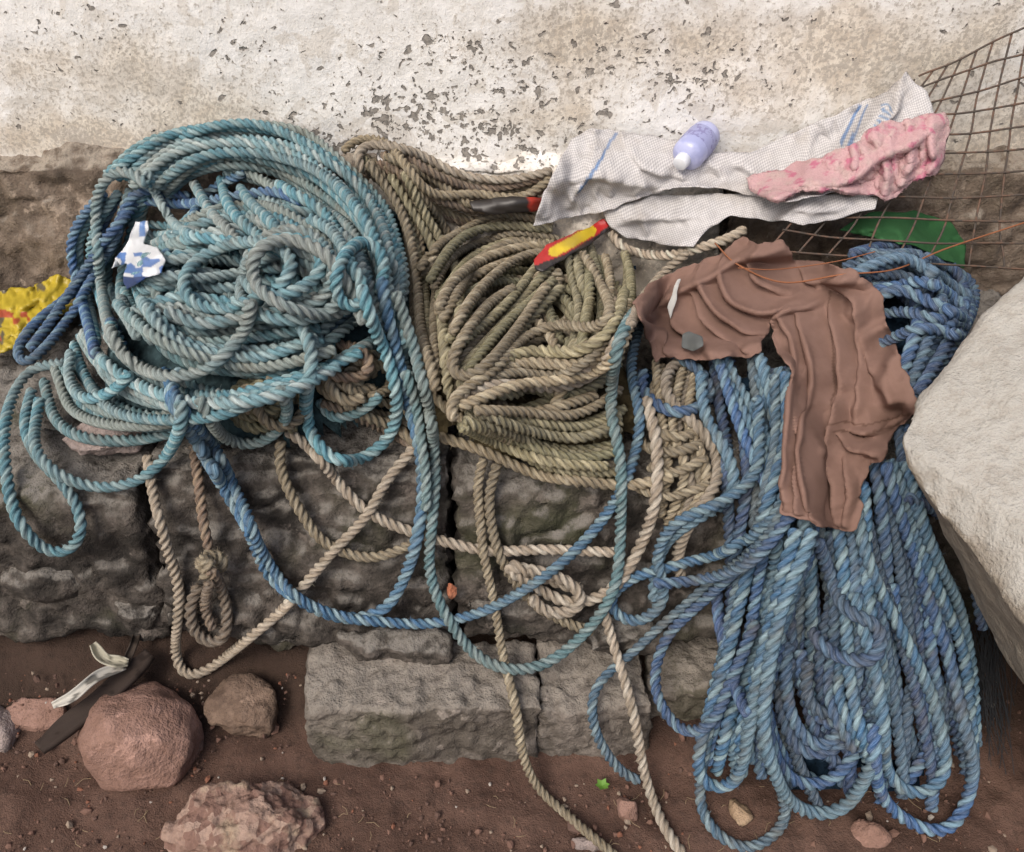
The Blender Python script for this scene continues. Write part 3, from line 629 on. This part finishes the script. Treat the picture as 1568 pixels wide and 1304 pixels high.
def wire(V_,F_,P,r,k=5):
    P=np.asarray(P,float);n=len(P);T=np.gradient(P,axis=0);T/=np.linalg.norm(T,axis=1)[:,None]+1e-9
    a=np.cross(T,[.31,.2,.93]);a/=np.linalg.norm(a,axis=1)[:,None]+1e-9;b=np.cross(T,a);th=np.arange(k)/k*6.2832
    R=np.broadcast_to(np.asarray(r),(n,))
    V=P[:,None]+R[:,None,None]*(np.cos(th)[None,:,None]*a[:,None]+np.sin(th)[None,:,None]*b[:,None])
    off=sum(len(v) for v in V_); idx=np.arange(n*k).reshape(n,k)+off
    V_.append(V.reshape(-1,3)); F_.append(np.stack([idx[:-1],np.roll(idx[:-1],-1,1),np.roll(idx[1:],-1,1),idx[1:]],-1).reshape(-1,4))
def ony(px,py,y):
    d=dirs(px,py).reshape(3); return np.array([0,0,CH])+d*(y/d[1])
A,B,C,D=ony(1405,118,1.90),ony(1700,-20,1.90),ony(1780,430,1.60),ony(1170,385,1.60)
def bl(u,v):
    P=(1-u)*(1-v)*A[None]+u*(1-v)*B[None]+u*v*C[None]+(1-u)*v*D[None]
    return P+np.array([0,-.5,.8])*(.016*vnoise(P*6,3))[:,None]
nu,nv=12,10
for i in range(nu+1):
    t=np.linspace(0,1,50)[:,None]; wire(Vw,Fw,bl(np.full_like(t,i/nu)+.012*vnoise(np.stack([t[:,0]*5,t[:,0]*0+i*7,t[:,0]*0],-1))[:,None],t),.0023)
for j in range(nv+1):
    t=np.linspace(0,1,60)[:,None]; wire(Vw,Fw,bl(t,np.full_like(t,j/nv)+.012*vnoise(np.stack([t[:,0]*5,t[:,0]*0+j*5+50,t[:,0]*0],-1))[:,None])+np.array([0,-.002,.003]),.0023)
gu,gv=np.meshgrid(np.linspace(0,1,400),np.linspace(0,1,300)); PP=bl(gu.reshape(-1,1),gv.reshape(-1,1)); cu,cv=cells(PP[:,0],PP@VV); np.maximum.at(HM,(cu,cv),PP@N+.003)
m=MB('rusted_wire',.8,.3); n1=m.noise(m.pos(),60,3); RUST=m.out(m.mix(m.mr(n1,.4,.65),(.075,.062,.052),(.14,.085,.06)))
mkmesh('wire_mesh_panel',np.concatenate(Vw),np.concatenate(Fw),RUST)
m=MB('woven_polypropylene',.8,.15); uvp=m.attr('uvp','Vector')
rot=m.n('ShaderNodeMapping',{'Vector':uvp,'Rotation':(0,0,-.45),'Scale':(1,1,1)}).outputs[0]
ww=m.n('ShaderNodeTexChecker',{'Vector':rot,'Scale':.42}).outputs[1]
p=m.pos();n1=m.noise(p,12,4,.6)
col=m.attr('Col'); c=m.mix(m.mt('MULTIPLY',ww,.6),col,m.mix(1.,col,(.42,.42,.45),'MULTIPLY')); c=m.mix(m.mr(n1,.47,.8,0,.5),c,(.33,.29,.245)); c=m.mix(m.mr(m.noise(uvp,.12,2),.3,.7,0,.22),c,(.30,.29,.28))
SACK=m.out(c,m.bump(m.mt('ADD',ww,m.mt('MULTIPLY',n1,6.)),.4,.002))
def sc_(Q):
    c=np.tile(np.array((.62,.605,.60)),(len(Q),1))
    for L,w in [([(885,285),(945,205)],2.6),([(1290,215),(1318,160)],2.3),([(1300,217),(1330,160)],1.6)]: c[dpoly(Q,L)<w]=(.18,.29,.50)
    for k in range(7):
        a=np.array([1335+k*3,200-k*7]); c[dpoly(Q,[a,a+np.array([14,2])])<1.7]=(.22,.33,.50)
    return c
cloth('woven_sack',[(922,322),(1000,300),(1080,296),(1150,296),(1240,298),(1345,300),(1342,318),(1290,332),(1230,345),(1160,333),(1120,331),(1088,347),(1062,377),(1020,374),(960,362),(935,347)],SACK,[([(930,330),(1000,325),(1080,330)],10,.022),([(1150,320),(1300,315)],7,.014),([(980,310),(1000,365)],7,.014),([(1050,300),(1060,360)],8,.014)],sc_,lift=.008,na=.006,sp=3.0,seed=7,smooth=30,floor=.004,over=6,od=(0,1),ex=1.02,sim=30,kb=.06)
cloth('woven_sack.001',[(815,345),(830,300),(850,260),(875,215),(905,195),(950,200),(1000,208),(1040,215),(1095,232),(1150,232),(1230,195),(1310,160),(1360,140),(1380,118),(1387,108),(1405,128),(1420,140),(1432,180),(1400,240),(1370,280),(1340,300),(1280,292),(1200,310),(1160,302),(1120,290),(1060,284),(1000,294),(940,318),(880,332)],SACK,
 [([(1387,108),(1372,150),(1340,200)],7,.032),([(850,270),(930,262),(1020,285)],13,.026),([(1130,240),(1180,262),(1280,235),(1340,170)],9,.028),([(1000,292),(1080,288),(1170,308),(1290,295)],7,.026),([(905,200),(900,250),(860,320)],10,.024),([(1100,240),(1110,280)],8,.020),([(960,210),(990,250),(1060,270)],7,.020),([(1240,200),(1230,250),(1180,290)],7,.018),([(930,220),(940,290)],7,.016)],sc_,lift=.010,na=.007,sp=2.9,seed=8,smooth=30,floor=.004,over=8,od=(0,1),ex=1.02,sim=30,kb=.06)
m=MB('pink_towelling',.97,.03); p=m.pos(); n1=m.noise(p,26,3,.5); n2=m.noise(p,300,2,.7)
c=m.mix(m.mr(n1,.54,.64),(.55,.36,.37),(.50,.17,.25)); c=m.mix(m.mr(m.noise(p,31,3),.45,.7,0,.6),c,(.50,.41,.375)); c=m.mix(m.mr(n2,.4,.7,0,.3),c,(.34,.20,.205))
PINK=m.out(c,m.bump(n2,.8,.003))
cloth('pink_towel',[(1142,272),(1170,264),(1230,250),(1285,232),(1325,205),(1350,190),(1400,176),(1448,170),(1456,190),(1447,230),(1432,262),(1395,278),(1370,300),(1335,302),(1290,290),(1230,292),(1190,306),(1165,302),(1150,288)],PINK,
 [([(1150,280),(1220,272),(1300,262),(1350,230),(1440,185)],10,.032),([(1340,210),(1360,250),(1350,290)],7,.030),([(1390,190),(1395,235),(1380,270)],7,.032),([(1430,180),(1432,230),(1410,265)],7,.030),([(1180,300),(1240,280),(1320,285)],7,.026),([(1310,215),(1320,270)],6,.024),([(1250,250),(1270,290)],6,.020),([(1365,200),(1372,262)],5,.020),([(1200,262),(1212,298)],6,.018),([(1411,180),(1414,250)],5,.018),([(1285,240),(1295,285)],5,.016)],None,lift=.006,na=.006,ns=.035,sp=2.5,seed=9,thick=.004,edge=.003,over=9,od=(-.3,.95),ripple=5,fuzz=6000,ex=1.06,sim=40,kb=.05)
def tc(Q):
    c=np.tile(np.array((.235,.147,.119)),(len(Q),1))
    for L in [[(1275,445),(1278,600),(1262,700)],[(1283,642),(1330,650),(1395,632)],[(1290,655),(1330,662),(1390,645)]]:
        c[dpoly(Q,L)<1.5]=(.15,.09,.07)
    return c
cloth('brown_trousers',[(970,460),(1000,432),(1050,412),(1100,388),(1135,368),(1165,372),(1200,368),(1215,395),(1270,405),(1320,420),(1345,440),(1360,500),(1385,570),(1408,625),(1395,640),(1375,655),(1362,690),(1350,705),(1325,712),(1320,760),(1312,812),(1285,815),(1235,800),(1197,782),(1195,740),(1200,680),(1205,610),(1212,565),(1192,540),(1184,512),(1178,495),(1172,520),(1165,538),(1130,545),(1080,552),(1040,548),(1000,552),(985,510),(974,480)],PLAIN,
 [([(1200,460),(1228,520),(1222,620),(1212,760)],9,.040),([(1235,470),(1257,560),(1244,680),(1250,790)],8,.046),([(1275,460),(1300,560),(1284,680),(1290,800)],7,.030),([(1190,500),(1215,470),(1265,450)],7,.038),
  ([(1000,470),(1060,440),(1130,400),(1200,385)],9,.038),([(1085,400),(1100,450),(1150,500),(1175,515)],7,.040),([(1120,385),(1130,440),(1180,470),(1240,450)],8,.046),([(990,480),(1030,500),(1020,545)],7,.032),([(1040,440),(1050,490),(1100,520)],7,.034),
  ([(1290,650),(1340,690),(1345,705)],7,.034),([(1395,635),(1350,655),(1290,648)],5,.022),([(1150,375),(1170,420),(1215,440)],7,.036),([(1225,690),(1232,740),(1222,785)],5,.028),([(1215,400),(1260,420),(1330,430)],7,.022),([(1250,530),(1232,600),(1234,680)],5,.026),([(1320,470),(1345,560),(1375,620)],8,.016),([(1060,430),(1090,480),(1140,530)],6,.028),([(1270,425),(1315,460),(1328,560),(1320,640)],8,.020),([(1275,700),(1272,760),(1268,805)],5,.024),([(1302,700),(1305,760),(1300,805)],5,.020),([(1200,560),(1260,600)],6,.018)],
 tc,lift=.015,na=.005,ns=.022,sp=2.4,seed=10,smooth=26,edge=.006,floor=.004,over=12,od=(-.9,.4),ripple=5,ex=1.05,sim=45,kb=.04)
cloth('grey_label',[(1043,512),(1055,508),(1076,517),(1077,530),(1062,537),(1043,533)],PLAIN,[],const((.13,.14,.14)),na=.001,seed=11,lift=.002,sp=3)
cloth('white_strap',[(1022,470),(1037,428),(1043,428),(1032,470),(1027,488)],PLAIN,[],const((.50,.50,.48)),na=.001,seed=12,lift=.002,sp=3)
def wc(Q):
    c=np.tile(np.array((.68,.71,.74)),(len(Q),1)); n=fbm(np.stack([Q[:,0],Q[:,1],0*Q[:,0]],-1),.08,2,13)
    c[(n>.15)&(Q[:,1]>385)]=(.10,.20,.46); c[Q[:,1]>423]=(.02,.05,.16); c[(np.abs(Q[:,0]-218)<4)&(Q[:,1]<362)]=(.16,.28,.55); return c
cloth('milk_sachet',[(207,340),(228,338),(229,352),(220,372),(244,378),(251,400),(248,418),(225,425),(195,441),(188,432),(194,402),(170,412),(176,396),(198,368)],PLAST,[([(215,345),(208,390),(205,425)],6,.018),([(180,405),(240,390)],5,.012),([(230,385),(235,420)],5,.012)],wc,na=.006,ns=.05,seed=13,sp=1.8,lift=.012,over=3,ex=1.03,sim=30,kb=.06)
def pxpath(pts,lift=.006,sm=6):
    q=resample(catmull(pts),6); P=hit(q[:,0],q[:,1]); hb=P@N; h=hb.copy()
    for it in range(4):
        u,v=onray(q[:,0],q[:,1],h); cu,cv=cells(u,v); h=gsm(np.maximum(hb,HM[cu,cv])+lift,sm)
    u,v=onray(q[:,0],q[:,1],h); return comp(u,v,h)
m=MB('bright_rust',.8,.3); n1=m.noise(m.pos(),60,3); RUST2=m.out(m.mix(n1,(.20,.07,.03),(.33,.14,.07)))
Vw,Fw=[],[]
wire(Vw,Fw,pxpath([(1095,372),(1130,405),(1200,432),(1290,420),(1370,412),(1450,380),(1570,340)],.014),.0018)
wire(Vw,Fw,pxpath([(1130,410),(1190,412),(1280,400),(1340,385)],.02),.0012)
mkmesh('rusty_binding_wire',np.concatenate(Vw),np.concatenate(Fw),RUST2)
# ------------------------------------------------------------------ bottle
def lathe(prof,c,ax,mat,name,k=40):
    ax=Vector(ax).normalized(); qd=Vector((0,0,1)).rotation_difference(ax); V=[]
    for i,(z,r) in enumerate(prof):
        for j in range(k):
            t=j/k*6.28318; V.append(tuple(Vector(c)+qd@Vector((r*math.cos(t),r*math.sin(t),z))))
    n=len(prof)
    F=[(i*k+j,i*k+(j+1)%k,(i+1)*k+(j+1)%k,(i+1)*k+j) for i in range(n-1) for j in range(k)]
    return mkmesh(name,np.array(V),np.array(F),mat)
m=MB('lavender_plastic',.28,.5); n1=m.noise(m.pos(),35,3)
LAV=m.out(m.mix(m.mr(n1,.4,.6),(.35,.38,.62),(.45,.48,.72)))
m=MB('printed_label',.4,.4); n2=m.noise(m.pos(),90,3); LAB=m.out(m.mix(m.mr(n2,.52,.58),(.31,.33,.54),(.22,.21,.40)))
m=MB('white_cap',.35,.5); CAPM=m.out((.72,.75,.80))
bp=pxpath([(1044,266),(1062,243),(1084,217)],.0,2); b0=bp[0]+np.array([0,0,.033]); ax=bp[-1]-bp[0]; ax[2]=max(ax[2],0)*.5+.01; ax=ax/np.linalg.norm(ax)
bot=bpy.data.objects.new('plastic_bottle',None); scene.collection.objects.link(bot)
o=lathe([(0,.0001),(0,.012),(.004,.020),(.008,.029),(.014,.0345),(.022,.036),(.05,.036),(.075,.036),(.088,.035),(.102,.033),(.110,.028),(.114,.018),(.115,.0001)],b0,ax,LAV,'body'); o.parent=bot
o=lathe([(.040,.0364),(.041,.0367),(.083,.0362),(.084,.0358)],b0,ax,LAB,'label'); o.parent=bot
o=lathe([(-.019,.0001),(-.019,.0145),(-.0175,.0160),(-.010,.0165),(.002,.0170),(.004,.015)],b0,ax,CAPM,'cap'); o.parent=bot
# ------------------------------------------------------------------ big slab
P=[W(1600,385,1.50),W(1500,495,1.46),W(1402,606,1.40),W(1370,668,1.34),W(1378,705,1.33),W(1440,800,1.27),W(1600,1010,1.15),W(1900,330,1.5),W(2000,1050,1.1),W(1650,860,1.12)]
P+=[(1.12,.75,0),(1.15,1.5,0),(1.9,.7,0),(1.9,1.5,0),(1.05,1.4,.45),(.80,1.10,.62)]
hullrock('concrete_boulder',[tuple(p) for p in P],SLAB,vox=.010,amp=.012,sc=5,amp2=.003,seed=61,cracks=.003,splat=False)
Vs,Fs=[],[]
ico=bmesh.new(); bmesh.ops.create_icosphere(ico,subdivisions=1,radius=1); iv=np.array([v.co[:] for v in ico.verts]); fi=np.array([[v.index for v in f.verts] for f in ico.faces]); ico.free()
gc=[]
r=np.random.default_rng(33); off=0
for k in range(2200):
    px=r.uniform(-40,1600);py=r.uniform(1030,1320)
    if 440<px<1010 and 1050<py<1190: continue
    g0=gp(px,py,0); yv=g0[1]; z=float(np.interp(yv,[.9,1.0,1.12],[0,.03,.09])) ; p0=gp(px,py,z)
    sz=min(r.lognormal(-6.0,.6),.013)
    v=iv*sz*r.uniform(.6,1.2,(1,3))*(1+.2*r.normal(0,1,(len(iv),1))); Vs.append(v+p0+np.array([0,0,sz*.2])); Fs.append(fi+off); off+=len(iv)
    cc=[(.18,.105,.08),(.12,.075,.06),(.28,.22,.17),(.22,.10,.065),(.42,.38,.34)][r.choice(5,p=[.4,.33,.13,.11,.03])]; gc.append(np.tile(cc,(len(iv),1)))
m=MB('pebble',.9,.2); GM=m.out(m.attr('Col'),m.bump(m.noise(m.pos(),300,2),.5,.002))
mkmesh('gravel',np.concatenate(Vs),np.concatenate(Fs),GM,np.concatenate(gc),smooth=False)
def strip(name,pts,wd,col,curl=.01,z=.0,par=None,arch=0,th=.0025,z1=None,dirt=.35):
    q=resample(catmull(pts),5); n=len(q); T=np.gradient(q,axis=0); T/=np.linalg.norm(T,axis=1)[:,None]; nr=np.stack([-T[:,1],T[:,0]],-1); V=[];K=9
    for i in range(n):
        t=i/(n-1); w=wd*(math.sin(math.pi*min(max(t,.03),.97)))**.35*(1-.22*math.sin(math.pi*t*1.0)**6 )
        for k in range(K):
            s=(k/(K-1)-.5)*2; pp=q[i]+nr[i]*w*s; zz=z if z1 is None else z*(1-t)+z1*t
            V.append(gp(pp[0],pp[1],zz+curl*s*s+arch*math.sin(math.pi*t)))
    idx=np.arange(n*K).reshape(n,K); F_=np.stack([idx[:-1,:-1],idx[:-1,1:],idx[1:,1:],idx[1:,:-1]],-1).reshape(-1,4)
    cc=np.tile(np.array(col),(len(V),1)); Va=np.array(V); nn=fbm(Va,60,2,5); cc[nn>.4]*=dirt
    o=mkmesh(name,Va,F_,PLAIN,cc); md=o.modifiers.new('s','SOLIDIFY'); md.thickness=th
    if par: o.parent=par
    return o
lf=bpy.data.objects.new('broken_sandal',None); scene.collection.objects.link(lf)
strip('sole',[(58,1144),(100,1108),(150,1068),(205,1020),(228,998)],15,(.055,.042,.036),.004,.11,lf,th=.012,z1=.15,dirt=.6)
strip('strap',[(80,1080),(110,1066),(150,1034),(192,1020)],8,(.52,.50,.45),.008,.15,lf,arch=.02)
strip('strap_loose',[(142,985),(160,1008),(196,1014)],9,(.42,.40,.32),.012,.16,lf)
strip('heel_strap',[(190,1020),(205,985),(212,960)],6,(.07,.055,.045),.006,.15,lf)
sd=bpy.data.objects.new('green_seedling',None); scene.collection.objects.link(sd)
gm=MB('seedling_leaf',.6,.3); GL=gm.out((.12,.25,.04))
c0=gp(922,1203,.01)
for k in range(6):
    a=k*1.1; d=np.array([math.cos(a),math.sin(a)*.8,.5]); d/=np.linalg.norm(d); s=np.cross(d,[0,0,1.]); s/=np.linalg.norm(s); L=.016
    V=[c0,c0+d*L*.5+s*.0055,c0+d*L,c0+d*L*.5-s*.0055,c0+d*L*.5+np.array([0,0,-.002])]
    o=mkmesh('leaf_%d'%(k+1),np.array(V),np.array([[0,1,4],[1,2,4],[2,3,4],[3,0,4]]),GL); o.parent=sd
Vw,Fw=[],[]
for k in range(90):
    x0=r.uniform(1480,1530); x1=x0+r.uniform(-20,35); y0=r.uniform(930,1030); y1=y0+r.uniform(80,170)
    q=resample(catmull([(x0,y0),((x0+x1)/2+r.uniform(-18,18),(y0+y1)/2),(x1,y1)]),8); z=np.interp(q[:,1],[880,1220],[.20,.0])+r.uniform(0,.03)
    wire(Vw,Fw,np.array([gp(a,b,c) for (a,b),c in zip(q,z)]),.0010,4)
m=MB('black_fibre',.8,.2); mkmesh('frayed_black_net',np.concatenate(Vw),np.concatenate(Fw),m.out((.03,.032,.036)))
Vw,Fw=[],[]
for k in range(70):
    px,py=r.uniform(0,1500),r.uniform(1190,1310); p0=gp(px,py,.006); a=r.uniform(0,6.28);L=r.uniform(.01,.03)
    wire(Vw,Fw,[p0,p0+np.array([math.cos(a)*L*.5,math.sin(a)*L*.5,.003]),p0+np.array([math.cos(a+.3)*L,math.sin(a+.3)*L,0])],.0006,4)
m=MB('straw',.8,.2); mkmesh('straw_litter',np.concatenate(Vw),np.concatenate(Fw),m.out((.28,.21,.13)))
# ------------------------------------------------------------------ light
w=bpy.data.worlds.new("World"); scene.world=w; w.use_nodes=True; nt=w.node_tree
sky=nt.nodes.new('ShaderNodeTexSky'); sky.sky_type='NISHITA'; sky.sun_disc=False
el,az=math.radians(50),math.radians(213)
sky.sun_elevation=el; sky.sun_rotation=az; sky.dust_density=6; sky.air_density=1.0; sky.ozone_density=1
bg=nt.nodes['Background']; nt.links.new(sky.outputs[0],bg.inputs[0]); bg.inputs[1].default_value=.15
sun=bpy.data.lights.new('sun','SUN'); sun.energy=1.5; sun.angle=math.radians(26); sun.color=(1,.97,.93)
so=bpy.data.objects.new('sun',sun); scene.collection.objects.link(so)
sd_=Vector((math.sin(az)*math.cos(el),math.cos(az)*math.cos(el),math.sin(el)))
so.rotation_euler=sd_.to_track_quat('Z','Y').to_euler()
scene.view_settings.view_transform='Standard'; scene.view_settings.look='None'; scene.view_settings.exposure=0
print('verts',sum(len(o.data.vertices) for o in bpy.data.objects if o.type=='MESH'))
